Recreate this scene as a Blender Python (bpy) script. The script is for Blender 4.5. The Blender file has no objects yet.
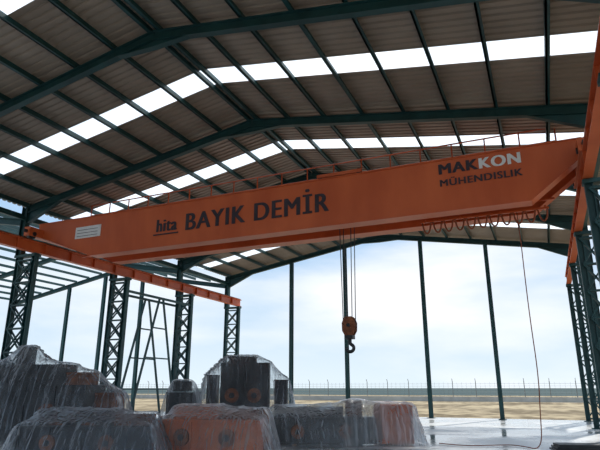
import bpy, math, random
import numpy as np
from mathutils import Vector, Matrix
random.seed(3)
scn = bpy.context.scene
try:
    scn.view_settings.view_transform = 'Standard'
    scn.view_settings.look = 'None'
except Exception:
    pass

# ------------------------------------------------------------------ materials
def new_mat(name):
    m = bpy.data.materials.new(name); m.use_nodes = True
    nt = m.node_tree
    return m, nt, nt.nodes["Principled BSDF"], nt.nodes["Material Output"]

def noisy_mat(name, c1, c2, scale=3.0, rough=0.6, metal=0.0, detail=6, spec=0.4, stops=(0.35, 0.7), stretch=None):
    m, nt, p, out = new_mat(name)
    tc = nt.nodes.new("ShaderNodeTexCoord")
    n = nt.nodes.new("ShaderNodeTexNoise"); n.inputs["Scale"].default_value = scale
    n.inputs["Detail"].default_value = detail
    r = nt.nodes.new("ShaderNodeValToRGB")
    r.color_ramp.elements[0].position = stops[0]; r.color_ramp.elements[0].color = (*c1, 1)
    r.color_ramp.elements[1].position = stops[1]; r.color_ramp.elements[1].color = (*c2, 1)
    if stretch:
        mp = nt.nodes.new("ShaderNodeMapping"); mp.inputs["Scale"].default_value = stretch
        nt.links.new(tc.outputs["Object"], mp.inputs[0]); nt.links.new(mp.outputs[0], n.inputs["Vector"])
    else:
        nt.links.new(tc.outputs["Object"], n.inputs["Vector"])
    nt.links.new(n.outputs["Fac"], r.inputs["Fac"])
    nt.links.new(r.outputs["Color"], p.inputs["Base Color"])
    p.inputs["Roughness"].default_value = rough
    p.inputs["Metallic"].default_value = metal
    p.inputs["Specular IOR Level"].default_value = spec
    return m

M_TEAL = noisy_mat("teal_painted_steel", (0.010, 0.046, 0.050), (0.016, 0.070, 0.074), 2.0, 0.5)
M_ORANGE = noisy_mat("orange_painted_steel", (0.52, 0.095, 0.026), (0.66, 0.14, 0.042), 1.0, 0.40, stretch=(1, 1, 0.35))
M_ORANGE2 = noisy_mat("orange_primer_steel", (0.50, 0.11, 0.035), (0.66, 0.19, 0.07), 1.5, 0.6)
M_RUST = noisy_mat("rusty_steel", (0.12, 0.04, 0.02), (0.32, 0.11, 0.045), 4.0, 0.8)
M_DARK = noisy_mat("dark_machine_steel", (0.012, 0.014, 0.016), (0.03, 0.035, 0.04), 3.0, 0.5)
M_ROOF = noisy_mat("brown_roof_sheet", (0.26, 0.21, 0.165), (0.335, 0.275, 0.22), 0.6, 0.6)
M_NAVY = noisy_mat("navy_lettering", (0.030, 0.022, 0.032), (0.045, 0.032, 0.042), 3.0, 0.6)
M_WHITE = noisy_mat("white_paint", (0.72, 0.72, 0.72), (0.8, 0.8, 0.8), 3.0, 0.5)
M_OCABLE = noisy_mat("orange_cable", (0.22, 0.06, 0.025), (0.30, 0.08, 0.035), 3.0, 0.6)
M_WIRE = noisy_mat("steel_wire_rope", (0.05, 0.05, 0.055), (0.10, 0.095, 0.095), 8.0, 0.45, 0.6)
M_WOOD = noisy_mat("crate_wood", (0.16, 0.09, 0.045), (0.28, 0.17, 0.09), 4.0, 0.8)
M_GALV = noisy_mat("galvanised_fence", (0.18, 0.19, 0.19), (0.28, 0.29, 0.29), 3.0, 0.6, 0.3)
M_KERB = noisy_mat("pale_concrete_kerb", (0.38, 0.37, 0.34), (0.5, 0.49, 0.46), 1.0, 0.9)
M_FIELD = noisy_mat("distant_field", (0.07, 0.10, 0.105), (0.13, 0.15, 0.14), 0.006, 0.95, spec=0.0)

def concrete():
    m, nt, p, out = new_mat("concrete_slab")
    tc = nt.nodes.new("ShaderNodeTexCoord")
    n = nt.nodes.new("ShaderNodeTexNoise"); n.inputs["Scale"].default_value = 0.35; n.inputs["Detail"].default_value = 8
    r = nt.nodes.new("ShaderNodeValToRGB")
    r.color_ramp.elements[0].position = 0.38; r.color_ramp.elements[0].color = (0.34, 0.35, 0.35, 1)
    r.color_ramp.elements[1].position = 0.62; r.color_ramp.elements[1].color = (0.60, 0.61, 0.61, 1)
    nt.links.new(tc.outputs["Object"], n.inputs["Vector"]); nt.links.new(n.outputs["Fac"], r.inputs["Fac"])
    nt.links.new(r.outputs["Color"], p.inputs["Base Color"])
    r2 = nt.nodes.new("ShaderNodeMapRange"); r2.inputs[1].default_value = 0.38; r2.inputs[2].default_value = 0.62
    r2.inputs[3].default_value = 0.08; r2.inputs[4].default_value = 0.4
    nt.links.new(n.outputs["Fac"], r2.inputs[0]); nt.links.new(r2.outputs[0], p.inputs["Roughness"])
    return m
M_CONC = concrete()

def ground_mat():
    m, nt, p, out = new_mat("dry_ground")
    tc = nt.nodes.new("ShaderNodeTexCoord")
    n = nt.nodes.new("ShaderNodeTexNoise"); n.inputs["Scale"].default_value = 0.12; n.inputs["Detail"].default_value = 10
    n2 = nt.nodes.new("ShaderNodeTexNoise"); n2.inputs["Scale"].default_value = 0.9; n2.inputs["Detail"].default_value = 8
    mx = nt.nodes.new("ShaderNodeMath"); mx.operation = 'ADD'
    r = nt.nodes.new("ShaderNodeValToRGB")
    r.color_ramp.elements[0].color = (0.15, 0.115, 0.07, 1)
    r.color_ramp.elements[1].color = (0.42, 0.34, 0.22, 1)
    nt.links.new(tc.outputs["Object"], n.inputs["Vector"]); nt.links.new(tc.outputs["Object"], n2.inputs["Vector"])
    nt.links.new(n.outputs["Fac"], mx.inputs[0]); nt.links.new(n2.outputs["Fac"], mx.inputs[1])
    sc = nt.nodes.new("ShaderNodeMath"); sc.operation = 'MULTIPLY'; sc.inputs[1].default_value = 0.5
    nt.links.new(mx.outputs[0], sc.inputs[0])
    r.color_ramp.elements[0].position = 0.44; r.color_ramp.elements[1].position = 0.56
    nt.links.new(sc.outputs[0], r.inputs["Fac"]); nt.links.new(r.outputs["Color"], p.inputs["Base Color"])
    p.inputs["Roughness"].default_value = 0.95; p.inputs["Specular IOR Level"].default_value = 0.1
    return m
M_GROUND = ground_mat()

def skylight_mat():
    m, nt, p, out = new_mat("translucent_roof_panel")
    nt.nodes.remove(p)
    t = nt.nodes.new("ShaderNodeBsdfTranslucent"); t.inputs["Color"].default_value = (0.95, 0.97, 0.98, 1)
    tr = nt.nodes.new("ShaderNodeBsdfTransparent"); tr.inputs["Color"].default_value = (0.95, 0.97, 1, 1)
    n = nt.nodes.new("ShaderNodeTexNoise"); n.inputs["Scale"].default_value = 1.0
    tc = nt.nodes.new("ShaderNodeTexCoord"); nt.links.new(tc.outputs["Object"], n.inputs["Vector"])
    mr = nt.nodes.new("ShaderNodeMapRange"); mr.inputs[3].default_value = 0.25; mr.inputs[4].default_value = 0.65
    nt.links.new(n.outputs["Fac"], mr.inputs[0])
    mx = nt.nodes.new("ShaderNodeMixShader")
    nt.links.new(mr.outputs[0], mx.inputs[0]); nt.links.new(t.outputs[0], mx.inputs[1]); nt.links.new(tr.outputs[0], mx.inputs[2])
    nt.links.new(mx.outputs[0], out.inputs["Surface"])
    return m
M_SKYL = skylight_mat()

def plastic_mat(name, col, a0, a1, rough=0.10, facing=1.0):
    """thin polythene film: glossy, long hanging creases, see-through, milkier where it turns away"""
    m, nt, p, out = new_mat(name)
    L = nt.links.new
    tc = nt.nodes.new("ShaderNodeTexCoord")
    mp = nt.nodes.new("ShaderNodeMapping"); mp.inputs["Scale"].default_value = (1.0, 1.0, 0.10)
    L(tc.outputs["Object"], mp.inputs[0])
    n = nt.nodes.new("ShaderNodeTexNoise")
    n.inputs["Scale"].default_value = 4.5; n.inputs["Detail"].default_value = 1.0; n.inputs["Distortion"].default_value = 0.5
    n2 = nt.nodes.new("ShaderNodeTexNoise"); n2.inputs["Scale"].default_value = 0.7; n2.inputs["Detail"].default_value = 1
    L(mp.outputs[0], n.inputs["Vector"]); L(tc.outputs["Object"], n2.inputs["Vector"])
    sb = nt.nodes.new("ShaderNodeMath"); sb.operation = 'SUBTRACT'; sb.inputs[1].default_value = 0.5
    ab = nt.nodes.new("ShaderNodeMath"); ab.operation = 'ABSOLUTE'
    L(n.outputs["Fac"], sb.inputs[0]); L(sb.outputs[0], ab.inputs[0])
    b = nt.nodes.new("ShaderNodeBump"); b.inputs["Strength"].default_value = 0.8; b.inputs["Distance"].default_value = 0.22
    L(ab.outputs[0], b.inputs["Height"])
    p.inputs["Base Color"].default_value = (*col, 1)
    p.inputs["Roughness"].default_value = rough
    p.inputs["Specular IOR Level"].default_value = 1.0
    p.inputs["Coat Weight"].default_value = 1.0
    p.inputs["Coat Roughness"].default_value = 0.05
    L(b.outputs["Normal"], p.inputs["Normal"]); L(b.outputs["Normal"], p.inputs["Coat Normal"])
    tl = nt.nodes.new("ShaderNodeBsdfTranslucent"); tl.inputs["Color"].default_value = (*[min(1, c*1.4) for c in col], 1)
    m1 = nt.nodes.new("ShaderNodeMixShader"); m1.inputs[0].default_value = 0.35
    L(p.outputs[0], m1.inputs[1]); L(tl.outputs[0], m1.inputs[2])
    tr = nt.nodes.new("ShaderNodeBsdfTransparent"); tr.inputs["Color"].default_value = (0.93, 0.95, 0.96, 1)
    mr = nt.nodes.new("ShaderNodeMapRange"); mr.inputs[1].default_value = 0.35; mr.inputs[2].default_value = 0.65
    mr.inputs[3].default_value = a0; mr.inputs[4].default_value = a1
    L(n2.outputs["Fac"], mr.inputs[0])
    lw = nt.nodes.new("ShaderNodeLayerWeight"); lw.inputs[0].default_value = 0.3; L(b.outputs["Normal"], lw.inputs["Normal"])
    fm = nt.nodes.new("ShaderNodeMath"); fm.operation = 'MULTIPLY'; fm.inputs[1].default_value = facing
    L(lw.outputs["Facing"], fm.inputs[0])
    ad = nt.nodes.new("ShaderNodeMath"); ad.operation = 'ADD'; ad.use_clamp = True
    L(mr.outputs[0], ad.inputs[0]); L(fm.outputs[0], ad.inputs[1])
    m2 = nt.nodes.new("ShaderNodeMixShader")
    L(ad.outputs[0], m2.inputs[0]); L(tr.outputs[0], m2.inputs[1]); L(m1.outputs[0], m2.inputs[2])
    L(m2.outputs[0], out.inputs["Surface"])
    return m
M_PL_CLEAR = plastic_mat("clear_plastic_sheet", (0.52, 0.53, 0.54), 0.06, 0.22)
M_PL_MILKY = plastic_mat("milky_plastic_sheet", (0.56, 0.58, 0.60), 0.12, 0.38)
M_PL_GREY = plastic_mat("grey_plastic_sheet", (0.38, 0.41, 0.45), 0.08, 0.26)

# ------------------------------------------------------------------ mesh builder
class MB:
    def __init__(s): s.v = []; s.f = []; s.m = []; s.mats = []
    def mi(s, mat):
        if mat not in s.mats: s.mats.append(mat)
        return s.mats.index(mat)
    def hexa(s, pts, mat):
        b = len(s.v); s.v += [tuple(p) for p in pts]
        k = s.mi(mat)
        for q in ((0,3,2,1),(4,5,6,7),(0,1,5,4),(1,2,6,5),(2,3,7,6),(3,0,4,7)):
            s.f.append(tuple(b+i for i in q)); s.m.append(k)
    def box(s, x0,x1,y0,y1,z0,z1, mat):
        s.hexa([(x0,y0,z0),(x1,y0,z0),(x1,y1,z0),(x0,y1,z0),(x0,y0,z1),(x1,y0,z1),(x1,y1,z1),(x0,y1,z1)], mat)
    def beam(s, a, b, w, h, mat, up=(0,0,1), off=(0,0)):
        a = Vector(a); b = Vector(b); d = (b-a).normalized(); u = Vector(up)
        side = d.cross(u)
        if side.length < 1e-4: side = d.cross(Vector((0,1,0)))
        side.normalize(); u = side.cross(d).normalized()
        o = side*off[0] + u*off[1]
        P = []
        for c in (a, b):
            P += [c+o-side*w/2-u*h/2, c+o+side*w/2-u*h/2, c+o+side*w/2+u*h/2, c+o-side*w/2+u*h/2]
        s.hexa(P, mat)
    def ibeam(s, a, b, w, h, mat, up=(0,0,1), t=0.025):
        s.beam(a, b, t*0.8, h-0.002, mat, up)
        s.beam(a, b, w, t, mat, up, (0, h/2-t/2)); s.beam(a, b, w, t, mat, up, (0, -h/2+t/2))
    def cyl(s, a, b, r, mat, n=12, r2=None):
        a = Vector(a); b = Vector(b); d = (b-a).normalized()
        x = d.orthogonal().normalized(); y = d.cross(x); r2 = r if r2 is None else r2
        k = s.mi(mat); B = len(s.v)
        for c, rr in ((a, r), (b, r2)):
            for i in range(n):
                t = 2*math.pi*i/n; s.v.append(tuple(c + x*math.cos(t)*rr + y*math.sin(t)*rr))
        for i in range(n):
            j = (i+1) % n; s.f.append((B+i, B+j, B+n+j, B+n+i)); s.m.append(k)
        s.f.append(tuple(B+i for i in range(n))[::-1]); s.m.append(k)
        s.f.append(tuple(B+n+i for i in range(n))); s.m.append(k)
    def prism(s, poly, axis_vec, mat):
        k = s.mi(mat); B = len(s.v); n = len(poly); av = Vector(axis_vec)
        for p in poly: s.v.append(tuple(p))
        for p in poly: s.v.append(tuple(Vector(p)+av))
        s.f.append(tuple(range(B, B+n))); s.m.append(k)
        s.f.append(tuple(range(B+2*n-1, B+n-1, -1))); s.m.append(k)
        for i in range(n):
            j = (i+1) % n; s.f.append((B+i, B+n+i, B+n+j, B+j)); s.m.append(k)
    def obj(s, name, parent=None, loc=None, rotz=0, bevel=0, smooth=False):
        me = bpy.data.meshes.new(name); me.from_pydata(s.v, [], s.f)
        for m in s.mats: me.materials.append(m)
        me.polygons.foreach_set("material_index", s.m)
        me.validate(); me.update()
        o = bpy.data.objects.new(name, me); scn.collection.objects.link(o)
        if parent: o.parent = parent
        if loc: o.location = loc
        o.rotation_euler[2] = rotz
        if bevel:
            bv = o.modifiers.new("bevel", 'BEVEL'); bv.width = bevel; bv.segments = 2
        if smooth:
            for p in me.polygons: p.use_smooth = True
        return o

def empty(name, loc=(0,0,0), rotz=0):
    o = bpy.data.objects.new(name, None); scn.collection.objects.link(o)
    o.location = loc; o.rotation_euler[2] = rotz; return o

def curve(name, pts, r, mat, parent=None, cyclic=False):
    cu = bpy.data.curves.new(name, 'CURVE'); cu.dimensions = '3D'
    sp = cu.splines.new('NURBS'); sp.points.add(len(pts)-1)
    for i, p in enumerate(pts): sp.points[i].co = (*p, 1)
    sp.use_endpoint_u = not cyclic; sp.use_cyclic_u = cyclic; sp.order_u = 3; cu.bevel_depth = r; cu.bevel_resolution = 2
    sp.resolution_u = 6
    cu.materials.append(mat)
    o = bpy.data.objects.new(name, cu); scn.collection.objects.link(o)
    if parent: o.parent = parent
    return o

# ------------------------------------------------------------------ hall dims
XL, XR = -20.3, 2.3
XC = (XL+XR)/2
ZE, ZR = 9.55, 11.45
FR = [33.0-5.7*i for i in range(8)]
YEND, YNEAR = 33.5, -7.5
def zroof(x): return ZR - (ZR-ZE)*abs(x-XC)/((XR-XL)/2)
RUN_TOP = 7.65
XRL, XRR = -19.35, 1.62
hall = empty("steel_hall_frame")

def lattice(mb, xa, xb, y, z0, z1):
    for x in (xa, xb):
        mb.ibeam((x, y, z0), (x, y, z1), 0.2, 0.22, M_TEAL, up=(1,0,0))
    n = max(1, round((z1-z0-0.3)/0.95)); h = (z1-z0-0.3)/n
    for sy in (-0.08, 0.08):
        for i in range(n):
            za = z0+0.15+i*h; zb = za+h
            mb.beam((xa, y+sy, za), (xb, y+sy, zb), 0.05, 0.07, M_TEAL, up=(0,1,0))
            mb.beam((xb, y+sy, za), (xa, y+sy, zb), 0.05, 0.07, M_TEAL, up=(0,1,0))
        for i in range(n+1):
            mb.beam((xa, y+sy, z0+0.15+i*h), (xb, y+sy, z0+0.15+i*h), 0.05, 0.06, M_TEAL)

RD = 0.30
for i, y in enumerate(FR):
    mb = MB()
    for side, xo, xi in ((-1, XL, XRL), (1, XR, XRR)):
        lattice(mb, xo, xi, y, 0.0, RUN_TOP-0.62)
        mb.box(min(xo,xi)-0.15, max(xo,xi)+0.15, y-0.16, y+0.16, RUN_TOP-0.64, RUN_TOP-0.53, M_TEAL)
        mb.box(min(xo,xi)-0.2, max(xo,xi)+0.2, y-0.25, y+0.25, 0.0, 0.03, M_TEAL)
        mb.ibeam((xo, y, RUN_TOP-0.6), (xo, y, zroof(xo)-0.22), 0.24, 0.32, M_TEAL, up=(1,0,0))
        e = Vector((xo, y, zroof(xo)-0.22-RD/2)); r = Vector((XC, y, ZR-0.22-RD/2))
        mb.ibeam(e, r, 0.2, RD, M_TEAL)
        s = -side
        zo = -0.22-RD+0.02
        mb.prism([(xo+s*0.15, y-0.012, zroof(xo)+zo-0.5), (xo+s*0.15, y-0.012, zroof(xo)+zo+0.05), (xo+s*2.0, y-0.012, zroof(xo+s*2.0)+zo)], (0,0.024,0), M_TEAL)
        mb.beam((xo+s*0.15, y, zroof(xo)+zo-0.5), (xo+s*2.0, y, zroof(xo+s*2.0)+zo-0.01), 0.18, 0.025, M_TEAL)
        mb.prism([(XC, y-0.012, ZR+zo), (XC, y-0.012, ZR+zo-0.25), (XC-s*1.2, y-0.012, zroof(XC-s*1.2)+zo)], (0,0.024,0), M_TEAL)
        mb.beam((XC, y, ZR+zo-0.25), (XC-s*1.2, y, zroof(XC-s*1.2)+zo-0.01), 0.18, 0.025, M_TEAL)
    mb.obj("portal_frame", hall)

mb = MB()
for x in (-15.25, -11.4, -6.4, -2.55):
    mb.ibeam((x, 33.0, 0.0), (x, 33.0, zroof(x)-0.5), 0.22, 0.24, M_TEAL, up=(0,1,0))
    mb.box(x-0.2, x+0.2, 32.8, 33.2, 0, 0.03, M_TEAL)
mb.obj("gable_end_posts", hall)

mb = MB()
NP = 8
for s in (-1, 1):
    for k in range(NP+1):
        x = XC + s*((XR-XL)/2)*k/NP if k else XC + s*0.15
        z = zroof(x)-0.11
        mb.beam((x, YNEAR, z), (x, YEND, z), 0.05, 0.2, M_TEAL)
        mb.beam((x, YNEAR, z-0.09), (x, YEND, z-0.09), 0.11, 0.02, M_TEAL, off=(0.03, 0))
for x in (XL, XR):
    mb.beam((x, YNEAR, ZE-0.75), (x, YEND, ZE-0.75), 0.16, 0.16, M_TEAL)
mb.obj("roof_purlins", hall)

bands = [FR[i]-2.85 for i in range(7)]
BW = 0.45
sheet = MB(); sky = MB()
def corr(mbx, ya, yb, mat, amp=0.045, pitch=0.25):
    n = max(1, round((yb-ya)/pitch)); p = (yb-ya)/n
    prof = []
    for i in range(n):
        y = ya+i*p
        prof += [(y, 0), (y+p*0.5, 0), (y+p*0.62, amp), (y+p*0.88, amp)]
    prof.append((yb, 0))
    k = mbx.mi(mat)
    for s in (-1, 1):
        xe = XL-0.5 if s < 0 else XR+0.5
        ze = zroof(xe)
        B = len(mbx.v)
        for (y, a) in prof:
            mbx.v.append((XC, y, ZR+a)); mbx.v.append((xe, y, ze+a))
        for i in range(len(prof)-1):
            mbx.f.append((B+2*i, B+2*i+1, B+2*i+3, B+2*i+2)); mbx.m.append(k)
edges = [YNEAR]
for b in sorted(bands):
    if b-BW > YNEAR: edges += [b-BW, b+BW]
edges.append(YEND+0.3)
for i in range(len(edges)-1):
    if i % 2 == 0: corr(sheet, edges[i], edges[i+1], M_ROOF)
    else: corr(sky, edges[i], edges[i+1], M_SKYL)
ceil = sheet.obj("ceiling")
sky.obj("roof_skylight_panels", hall)

# ------------------------------------------------------------------ adjacent bay (open roof structure)
mb = MB()
X2 = -42.0; X2C = (XL+X2)/2
def z2(x): return ZR-0.6 - 1.9*abs(x-X2C)/((XL-X2)/2)
for y in FR[:6]:
    mb.ibeam((XL-0.15, y, z2(XL)-0.3), (X2C, y, z2(X2C)-0.3), 0.2, 0.30, M_TEAL)
    mb.ibeam((X2, y, z2(X2)-0.3), (X2C, y, z2(X2C)-0.3), 0.2, 0.30, M_TEAL)
    mb.ibeam((X2, y, 0), (X2, y, z2(X2)-0.2), 0.24, 0.3, M_TEAL, up=(1,0,0))
for s in (-1, 1):
    for k in range(9):
        x = X2C + s*((XL-X2)/2-0.3)*k/8
        mb.beam((x, 3, z2(x)-0.02), (x, 33.2, z2(x)-0.02), 0.06, 0.18, M_TEAL)
for x in (-24.3, -28.0, -31.8, -35.6):
    mb.ibeam((x, 33.0, 0), (x, 33.0, z2(x)-0.45), 0.22, 0.24, M_TEAL, up=(0,1,0))
for (ya, yb) in ((FR[2], FR[1]),):
    ym = (ya+yb)/2; x = XL-0.02
    for sx in (x, XRL+0.02):
        for d in (1.9,):
            mb.beam((sx, ym-d, 0), (sx, ym-0.15, RUN_TOP-1.2), 0.09, 0.09, M_TEAL, up=(1,0,0))
            mb.beam((sx, ym+d, 0), (sx, ym+0.15, RUN_TOP-1.2), 0.09, 0.09, M_TEAL, up=(1,0,0))
        for z in (1.6, 3.2, 4.8):
            d = 1.9*(1-z/(RUN_TOP-1.0))+0.1
            mb.beam((sx, ym-d, z), (sx, ym+d, z), 0.07, 0.07, M_TEAL)
        mb.beam((sx, ya, RUN_TOP-1.2), (sx, yb, RUN_TOP-1.2), 0.1, 0.12, M_TEAL)
mb.obj("adjacent_bay_steelwork", hall)

# ------------------------------------------------------------------ runway beams
for x in (XRL, XRR):
    mb = MB()
    mb.ibeam((x, YNEAR, RUN_TOP-0.27), (x, 33.2, RUN_TOP-0.27), 0.26, 0.46, M_ORANGE)
    mb.box(x-0.04, x+0.04, YNEAR, 33.2, RUN_TOP-0.04, RUN_TOP+0.04, M_RUST)
    for y in np.arange(YNEAR+1, 33, 1.425):
        mb.box(x-0.12, x+0.12, y-0.01, y+0.01, RUN_TOP-0.48, RUN_TOP-0.06, M_ORANGE)
    mb.obj("crane_runway_beam")

# ------------------------------------------------------------------ overhead crane
crane = empty("overhead_crane")
ZT, ZB = 8.44, 6.80
G1, G2 = (16.0, 16.45), (17.3, 17.75)
def girder(y0, y1, name):
    mb = MB()
    xl, xr = XRL-0.15, XRR+0.02
    poly = [(xl, y0, 7.95), (xl, y0, ZT), (xr, y0, ZT), (xr, y0, 7.95), (0.15, y0, ZB), (-16.4, y0, ZB)]
    mb.prism(poly, (0, y1-y0, 0), M_ORANGE)
    mb.box(xl, xr, y0-0.04, y1+0.04, ZT, ZT+0.03, M_ORANGE)
    mb.box(-16.4, 0.15, y0-0.04, y1+0.04, ZB-0.03, ZB, M_ORANGE)
    for (a, b) in (((xl, 7.95), (-16.4, ZB)), ((0.15, ZB), (xr, 7.95))):
        mb.beam((a[0], (y0+y1)/2, a[1]-0.012), (b[0], (y0+y1)/2, b[1]-0.012), y1-y0+0.08, 0.025, M_ORANGE)
    ym = (y0+y1)/2
    mb.box(xl, xr, ym-0.03, ym+0.03, ZT+0.03, ZT+0.10, M_RUST)
    return mb.obj(name, crane, bevel=0.004)
girder(*G1, "front_box_girder")
girder(*G2, "rear_box_girder")
for x in (XRL, XRR):
    mb = MB()
    mb.box(x-0.16, x+0.16, 15.3, 18.5, RUN_TOP+0.14, RUN_TOP+0.52, M_ORANGE)
    for y in (15.55, 18.25):
        mb.cyl((x-0.08, y, RUN_TOP+0.24), (x+0.08, y, RUN_TOP+0.24), 0.20, M_DARK, 20)
        mb.cyl((x-0.2, y, RUN_TOP+0.24), (x+0.2, y, RUN_TOP+0.24), 0.09, M_DARK, 12)
    for y, s in ((15.3, -1), (18.5, 1)):
        mb.cyl((x, y, RUN_TOP+0.33), (x, y+s*0.18, RUN_TOP+0.33), 0.07, M_DARK, 12)
    mb.cyl((x-0.2, 18.1, RUN_TOP+0.45), (x-0.2, 18.1, RUN_TOP+0.8), 0.12, M_DARK, 12)
    mb.obj("end_carriage", crane)
mb = MB()
WY = G2[1]
mb.box(XRL+0.6, XRR-0.4, WY+0.04, WY+0.3, ZT-0.06, ZT-0.02, M_ORANGE)
for i in range(19):
    x = XRL+0.7+i*(XRR-0.5-XRL-0.7)/18
    mb.cyl((x, WY+0.25, ZT-0.04), (x, WY+0.25, ZT+1.4), 0.026, M_ORANGE, 6)
    mb.beam((x, WY, ZT-0.4), (x, WY+0.3, ZT-0.08), 0.05, 0.05, M_ORANGE)
for z in (0.9, 1.4):
    mb.cyl((XRL+0.7, WY+0.25, ZT+z), (XRR-0.5, WY+0.25, ZT+z), 0.026, M_ORANGE, 6)
mb.obj("walkway_handrail", crane)
hx, hy = -5.72, 16.88
mb = MB()
mb.box(hx-0.8, hx+0.8, 16.15, 16.3, ZT+0.14, ZT+0.26, M_ORANGE)
mb.box(hx-0.8, hx+0.8, 17.45, 17.6, ZT+0.14, ZT+0.26, M_ORANGE)
for dx in (-0.75, 0.65):
    mb.box(hx+dx, hx+dx+0.12, 16.2, 17.6, ZT+0.02, ZT+0.2, M_ORANGE)
    for y in (16.225, 17.525):
        mb.cyl((hx+dx+0.05, y-0.06, ZT+0.2), (hx+dx+0.05, y+0.06, ZT+0.2), 0.10, M_DARK, 16)
mb.cyl((hx-0.6, hy, ZT+0.0), (hx+0.6, hy, ZT+0.0), 0.22, M_RUST, 20)
mb.cyl((hx+0.1, hy+0.3, ZT+0.0), (hx+0.6, hy+0.3, ZT+0.0), 0.15, M_DARK, 16)
mb.obj("hoist_trolley", crane)
zt = 3.82
mb = MB()
for s in (-1, 1):
    for yy in (-0.07, 0.07):
        mb.cyl((hx+s*0.15+yy*0.5, hy+yy, zt-0.25), (hx+s*0.22+yy*0.6, hy+yy, ZT), 0.016, M_WIRE, 6)
mb.obj("hoist_ropes", crane)
mb = MB()
for s in (-1, 1):
    y0 = hy+s*0.10
    prof = [(-0.17, 0.0), (-0.23, -0.15), (-0.22, -0.40), (-0.10, -0.60), (0.10, -0.60), (0.22, -0.40), (0.23, -0.15), (0.17, 0.0), (0.1, 0.06), (-0.1, 0.06)]
    mb.prism([(hx+a, y0-0.02, zt+b) for a, b in prof], (0, 0.04, 0), M_RUST)
mb.cyl((hx, hy-0.07, zt-0.22), (hx, hy-0.01, zt-0.22), 0.20, M_DARK, 24)
mb.cyl((hx, hy+0.01, zt-0.22), (hx, hy+0.07, zt-0.22), 0.20, M_RUST, 24)
mb.cyl((hx, hy-0.16, zt-0.22), (hx, hy+0.16, zt-0.22), 0.06, M_DARK, 12)
mb.box(hx-0.14, hx+0.14, hy-0.13, hy+0.13, zt-0.66, zt-0.54, M_DARK)
mb.cyl((hx, hy, zt-0.82), (hx, hy, zt-0.6), 0.06, M_DARK, 12)
mb.obj("hook_block", crane, bevel=0.01)
pts = [(hx, hy, zt-0.72), (hx+0.01, hy, zt-0.8)]
for k in range(0, 10):
    t = math.radians(75-k*30)
    pts.append((hx+0.13*math.cos(t), hy, zt-0.94+0.12*math.sin(t)))
curve("crane_hook", pts, 0.055, M_DARK, crane)
n = 11
track_y = 16.95
x0f, x1f = -3.2, 0.6
fp = []
for i in range(n):
    xa = x0f+(x1f-x0f)*i/n; w = (x1f-x0f)/n
    for k in range(7):
        t = k/6; fp.append((xa+w*(0.5-0.375*math.cos(math.pi*t)), track_y, ZB-0.02-0.38*math.sin(math.pi*t)))
curve("festoon_cable", fp, 0.026, M_OCABLE, crane)
mb = MB()
mb.box(-18.0, 0.8, track_y+0.17, track_y+0.23, ZB+0.3, ZB+0.36, M_ORANGE)
mb.box(x0f, x1f, track_y-0.03, track_y+0.03, ZB-0.03, ZB+0.03, M_ORANGE)
for x in (-3.1, -2, -0.8, 0.5):
    mb.box(x-0.03, x+0.03, track_y, 17.32, ZB+0.03, ZB+0.09, M_ORANGE)
mb.obj("festoon_track", crane)
curve("pendant_cable", [(-0.30, 16.95, ZB), (-0.28, 16.95, 6.0), (-0.29, 16.97, 5.0), (-0.29, 16.95, 3.5), (-0.25, 16.95, 2), (-0.33, 16.95, 0.9), (-0.36, 17.0, 0.3),
      (-0.5, 17.2, 0.04), (-0.8, 17.9, 0.03), (-1.2, 18.4, 0.03), (-1.7, 18.1, 0.03), (-2.3, 17.6, 0.03), (-2.9, 17.7, 0.03), (-3.3, 18.0, 0.03)], 0.014, M_OCABLE, crane)

def text(name, body, xa, xb, z, cap, mat, y=15.985, bold=0.02):
    for q, dx in enumerate((-bold, 0, bold)):
        cu = bpy.data.curves.new(name, 'FONT'); cu.body = body; cu.size = 1; cu.extrude = 0.006
        cu.space_character = 1.12
        cu.materials.append(mat)
        o = bpy.data.objects.new(name, cu); scn.collection.objects.link(o); o.parent = crane
        bpy.context.view_layer.update()
        bb = [Vector(c) for c in o.bound_box]
        w = max(b.x for b in bb)-min(b.x for b in bb); mn = min(b.x for b in bb)
        sx = (xb-xa)/w; sy = cap/0.7
        o.scale = (sx, sy, 1); o.rotation_euler = (math.pi/2, 0, 0)
        o.location = (xa-mn*sx+dx, y-0.001*q, z)
text("lettering_owner", "BAYIK DEM\u0130R", -11.75, -6.05, 7.30, 0.66, M_NAVY, bold=0.03)
text("lettering_maker_dark", "MAK", -2.35, -1.22, 7.98, 0.34, M_NAVY, bold=0.025)
text("lettering_maker_light", "KON", -1.15, -0.02, 7.98, 0.34, M_WHITE, bold=0.025)
text("lettering_engineering", "M\u00dcHENDISLIK", -2.35, 0.0, 7.58, 0.22, M_NAVY, bold=0.012)
text("lettering_logo", "hita", -13.1, -12.2, 7.38, 0.50, M_NAVY, bold=0.03)
mb = MB()
mb.box(-13.25, -12.1, 15.975, 15.995, 7.24, 7.29, M_NAVY)
mb.obj("logo_underline", crane)
mb = MB()
mb.box(-17.3, -15.95, 15.97, 15.998, 7.56, 8.05, M_WHITE)
for k in range(3):
    mb.box(-17.2, -16.1, 15.965, 15.972, 7.64+k*0.13, 7.66+k*0.13, M_DARK)
mb.obj("rating_plate", crane)

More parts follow.
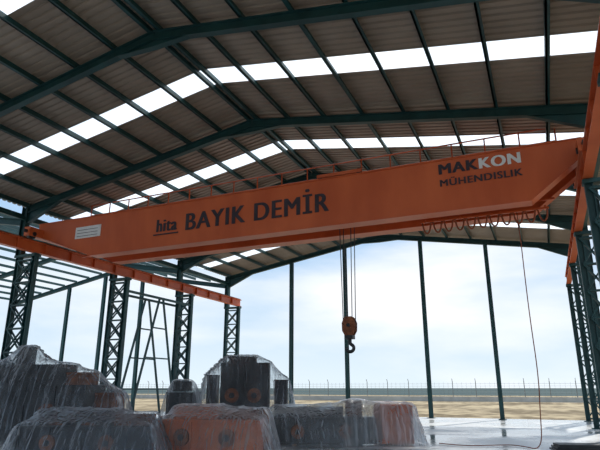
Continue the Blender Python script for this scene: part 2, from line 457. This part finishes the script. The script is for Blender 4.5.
# ------------------------------------------------------------------ wrapped machinery
def drape(boxes, xa, xb, ya, yb, s, seed=0, amp=0.05):
    """taut sheet over the supports (membrane over obstacle), then hanging folds pushed out along the slope"""
    rng = np.random.default_rng(seed)
    nx = int((xb-xa)/s)+1; ny = int((yb-ya)/s)+1
    gx, gy = np.meshgrid(np.linspace(xa, xb, nx), np.linspace(ya, yb, ny), indexing='ij')
    ang = np.arctan2(gy-(ya+yb)/2, gx-(xa+xb)/2)
    wob = 1+0.035*np.sin(5*ang+seed)+0.02*np.sin(11*ang+2*seed)
    obs = np.zeros_like(gx); m = 0.06
    for (x0, x1, y0, y1, z0, z1) in boxes:
        mk = (gx > x0-m) & (gx < x1+m) & (gy > y0-m) & (gy < y1+m)
        obs[mk] = np.maximum(obs[mk], z1+m)
    H = obs.copy()
    def lap(H):
        A = H.copy()
        A[1:-1, 1:-1] = (H[:-2, 1:-1]+H[2:, 1:-1]+H[1:-1, :-2]+H[1:-1, 2:])/4
        return A
    for it in range(int(900*(0.06/s)**2)):
        H = np.maximum(lap(H), obs); H[0] = H[-1] = 0.012; H[:, 0] = H[:, -1] = 0.012
    Hs = H.copy()
    for it in range(8): Hs = lap(Hs)
    H = np.maximum(Hs, obs-0.05)
    for it in range(3): H = lap(H)
    Hn = H.copy()
    for it in range(30): Hn = lap(Hn)
    dx = np.gradient(Hn, axis=0)/s; dy = np.gradient(Hn, axis=1)/s
    g = np.sqrt(dx*dx+dy*dy)+1e-6
    steep = np.clip(g/1.0, 0, 1)
    nxh, nyh = -dx/g, -dy/g
    ph = (-nyh*gx+nxh*gy)
    lown = np.zeros_like(gx)
    for q in range(6):
        a = rng.uniform(0, 2*math.pi); f = rng.uniform(0.6, 1.8)
        lown += 0.3*np.sin((gx*math.cos(a)+gy*math.sin(a))*f+rng.uniform(0, 6.28))
    p1 = ph*9+2.5*lown; p2 = ph*19+4*lown+1.3
    fold = (1-np.abs(np.sin(p1)))**1.6*1.0+(1-np.abs(np.sin(p2)))**1.5*0.5
    mod = 0.7+0.4*np.sin(ph*2.3+lown*2)
    D = amp*steep*fold*mod*np.clip(H/0.3, 0, 1)
    P = np.stack([gx, gy, H], -1)
    nz = 1/np.sqrt(1+g*g)
    P[..., 0] += nxh*D; P[..., 1] += nyh*D; P[..., 2] += D*nz*0.5
    flat = 1-steep
    cr = np.zeros_like(gx)
    for q in range(3):
        a = rng.uniform(0, math.pi); f = rng.uniform(2.5, 5)
        cr += (1-np.abs(np.sin((gx*math.cos(a)+gy*math.sin(a))*f+lown+q)))**4
    P[..., 2] += 0.03*cr*flat*np.clip(H/0.3, 0, 1)
    cx, cy = (xa+xb)/2, (ya+yb)/2
    edge = np.exp(-H/0.35)[..., None]
    P[..., :2] = P[..., :2] + edge*((P[..., :2]-[cx, cy])*(wob[..., None]-1))
    return P

def cloth_obj(name, P, mat, parent):
    nx, ny = P.shape[:2]
    me = bpy.data.meshes.new(name)
    F = [(i*ny+j, (i+1)*ny+j, (i+1)*ny+j+1, i*ny+j+1) for i in range(nx-1) for j in range(ny-1)]
    me.from_pydata([tuple(p) for p in P.reshape(-1, 3)], [], F); me.materials.append(mat)
    for p in me.polygons: p.use_smooth = True
    o = bpy.data.objects.new(name, me); scn.collection.objects.link(o); o.parent = parent
    return o

def core(boxes, mats, parent, name="machinery"):
    mb = MB()
    for i, (x0, x1, y0, y1, z0, z1) in enumerate(boxes):
        mt = mats[i % len(mats)]
        mb.box(x0+0.06, x1-0.06, y0+0.06, y1-0.06, z0+0.08, z1-0.04, mt)
        mb.box(x0, x1, y0, y1, z1-0.05, z1, mt); mb.box(x0, x1, y0, y1, z0+0.04, z0+0.1, mt)
        nr = max(2, int((x1-x0)/0.8))
        for k in range(nr+1):
            x = x0+0.02+(x1-x0-0.06)*k/nr
            mb.box(x, x+0.03, y0, y1, z0+0.1, z1-0.05, mt)
        if z0 < 0.01:
            for k in range(2):
                x = x0+(x1-x0)*(0.2+0.5*k)
                mb.box(x, x+0.12, y0-0.02, y1+0.02, 0.0, 0.06, M_WOOD)
            # flywheel / pipe details on the near face
            zc = (z0+z1)/2; rr = min(0.3, (z1-z0)*0.25)
            if x1-x0 > 1.2:
                for fx in (0.25, 0.7):
                    xc = x0+(x1-x0)*fx
                    mb.cyl((xc, y0-0.03, zc), (xc, y0+0.08, zc), rr, M_RUST, 20)
                    mb.cyl((xc, y0-0.05, zc), (xc, y0+0.08, zc), rr*0.4, M_DARK, 12)
    mb.obj(name, parent)

def bundle(name, loc, rotz, boxes, mats, sheetmat, over, seed, s=0.035, amp=0.06):
    e = empty(name, loc, rotz)
    core(boxes, mats, e)
    xa = min(b[0] for b in boxes); xb = max(b[1] for b in boxes); ya = min(b[2] for b in boxes); yb = max(b[3] for b in boxes)
    P = drape(boxes, xa-over, xb+over, ya-over, yb+over, s, seed=seed, amp=amp)
    cloth_obj("plastic_sheet", P, sheetmat, e)
    return e
R = math.radians
bundle("plastic_wrapped_machine", (-15.1, 13.9, 0), R(22),
       [(-2.55, 1.4, -0.85, 0.85, 0, 1.75), (-2.4, 0.5, -0.45, 0.45, 1.7, 2.4), (-1.3, -0.85, -0.15, 0.15, 2.35, 3.0),
        (0.5, 1.3, -0.4, 0.4, 1.7, 2.15), (1.6, 2.2, -0.6, 0.6, 0, 1.5)],
       [M_DARK, M_DARK, M_DARK, M_RUST, M_RUST], M_PL_GREY, 0.6, 1, 0.035, 0.10)
bundle("plastic_wrapped_steel_girders", (-10.75, 11.3, 0), R(20),
       [(-1.65, 1.6, -0.7, -0.2, 0, 0.75), (-1.5, 0.4, 0.0, 0.6, 0, 1.08), (0.5, 1.4, 0.0, 0.6, 0, 1.0)],
       [M_DARK, M_DARK, M_RUST], M_PL_GREY, 0.36, 2, 0.028, 0.075)
bundle("plastic_wrapped_steel_girders", (-8.35, 13.3, 0), R(12),
       [(-1.4, 1.35, -0.7, -0.15, 0, 0.85), (-1.3, 0.0, 0.05, 0.6, 0, 1.15), (0.1, 1.3, 0.05, 0.6, 0, 1.08)],
       [M_ORANGE2, M_ORANGE2, M_RUST], M_PL_CLEAR, 0.36, 3, 0.028, 0.075)
bundle("plastic_wrapped_crane_parts", (-6.2, 16.9, 0), R(28),
       [(-2.1, 1.1, -0.65, -0.1, 0, 0.8), (-2.0, 0.2, 0.05, 0.55, 0, 1.08), (1.25, 2.25, -0.6, 0.6, 0, 1.15), (0.3, 0.8, 0.05, 0.5, 0, 1.25)],
       [M_DARK, M_DARK, M_ORANGE2, M_RUST], M_PL_MILKY, 0.38, 4, 0.03, 0.075)
bundle("plastic_wrapped_crates", (-12.0, 21.6, 0), R(24),
       [(-1.2, 0.9, -0.6, 0.6, 0, 2.7), (-0.9, 0.3, -0.35, 0.35, 2.65, 2.98), (1.1, 1.7, -0.45, 0.45, 0, 2.0), (-1.8, -1.35, -0.45, 0.45, 0, 2.2)],
       [M_DARK, M_DARK], M_PL_GREY, 0.55, 5, 0.035, 0.11)
bundle("plastic_wrapped_gearbox", (-12.55, 17.5, 0), R(18),
       [(-0.5, 0.5, -0.35, 0.35, 0, 1.5), (-0.3, 0.3, -0.2, 0.2, 1.5, 1.9)], [M_DARK], M_PL_GREY, 0.38, 6, 0.028, 0.075)

e = empty("steel_plate_stack", (0.55, 17.0, 0), R(15))
mb = MB()
for k in range(3):
    mb.box(-0.7+0.05*k, 0.7-0.03*k, -0.3, 0.3, 0.07+0.06*k, 0.12+0.06*k, M_DARK)
for x in (-0.5, 0.4):
    mb.box(x, x+0.1, -0.35, 0.35, 0, 0.07, M_WOOD)
mb.obj("plates", e)

# ------------------------------------------------------------------ floor, ground, fence
mb = MB(); mb.box(X2-0.5, XR+0.9, YNEAR-4, 34.0, -0.2, 0.0, M_CONC); mb.obj("floor")
mb = MB()
k = mb.mi(M_GROUND)
mb.v += [(-2500, -300, -0.06), (2500, -300, -0.06), (2500, 140, -0.06), (-2500, 140, -0.06)]; mb.f.append((0,1,2,3)); mb.m.append(k)
mb.obj("ground")
mb = MB(); k = mb.mi(M_FIELD)
mb.v += [(-6000, 140, -0.06), (6000, 140, -0.06), (6000, 6000, -0.06), (-6000, 6000, -0.06)]; mb.f.append((0,1,2,3)); mb.m.append(k)
mb.obj("distant_field_ground")
mb = MB()
FY = 78
for x in np.arange(-90, 60, 3.0):
    mb.cyl((x, FY, -0.06), (x, FY, 2.5), 0.05, M_GALV, 6)
    mb.beam((x, FY, 2.5), (x, FY-0.35, 2.85), 0.06, 0.06, M_GALV)
for z in np.arange(0.1, 2.5, 0.3):
    mb.beam((-90, FY, z), (57, FY, z), 0.015, 0.02, M_GALV)
for x in np.arange(-90, 57, 0.6):
    mb.beam((x, FY, 0.0), (x, FY, 2.4), 0.015, 0.015, M_GALV)
mb.box(-90, 57, FY-0.1, FY+0.1, -0.06, 0.55, M_KERB)
mb.obj("perimeter_fence")

# ------------------------------------------------------------------ world
w = bpy.data.worlds.new("World"); scn.world = w; w.use_nodes = True
nt = w.node_tree; bg = nt.nodes["Background"]
tc = nt.nodes.new("ShaderNodeTexCoord"); sp = nt.nodes.new("ShaderNodeSeparateXYZ")
r = nt.nodes.new("ShaderNodeValToRGB")
r.color_ramp.elements[0].position = 0.0; r.color_ramp.elements[0].color = (0.74, 0.85, 0.92, 1)
r.color_ramp.elements[1].position = 1.0; r.color_ramp.elements[1].color = (0.50, 0.72, 1.0, 1)
el = r.color_ramp.elements.new(0.25); el.color = (0.41, 0.60, 0.84, 1)
mp = nt.nodes.new("ShaderNodeMapping"); mp.inputs["Scale"].default_value = (1, 1, 3.5)
n = nt.nodes.new("ShaderNodeTexNoise"); n.inputs["Scale"].default_value = 1.8; n.inputs["Detail"].default_value = 7
cr = nt.nodes.new("ShaderNodeValToRGB"); cr.color_ramp.elements[0].position = 0.46; cr.color_ramp.elements[1].position = 0.68
mx = nt.nodes.new("ShaderNodeMixRGB"); mx.inputs[2].default_value = (0.95, 0.97, 1.0, 1)
nt.links.new(tc.outputs["Generated"], sp.inputs[0]); nt.links.new(sp.outputs[2], r.inputs[0])
nt.links.new(tc.outputs["Generated"], mp.inputs[0]); nt.links.new(mp.outputs[0], n.inputs["Vector"])
nt.links.new(n.outputs["Fac"], cr.inputs[0]); nt.links.new(cr.outputs[0], mx.inputs[0]); nt.links.new(r.outputs[0], mx.inputs[1])
nt.links.new(mx.outputs[0], bg.inputs[0]); bg.inputs[1].default_value = 1.12

sun = bpy.data.lights.new("sun", 'SUN'); sun.energy = 4.4; sun.angle = R(1.0); sun.color = (1, 0.95, 0.87)
so = bpy.data.objects.new("sun", sun); scn.collection.objects.link(so)
d = Vector((-0.25, -0.75, -1.0))
so.rotation_euler = d.to_track_quat('-Z', 'Y').to_euler()

# ------------------------------------------------------------------ camera
cam = bpy.data.cameras.new("camera"); co = bpy.data.objects.new("camera", cam); scn.collection.objects.link(co)
cam.sensor_width = 36; cam.lens = 32.4; cam.clip_end = 10000
co.location = (0, 0, 1.65); co.rotation_euler = (R(90+16.8), 0, R(23.9))
scn.camera = co
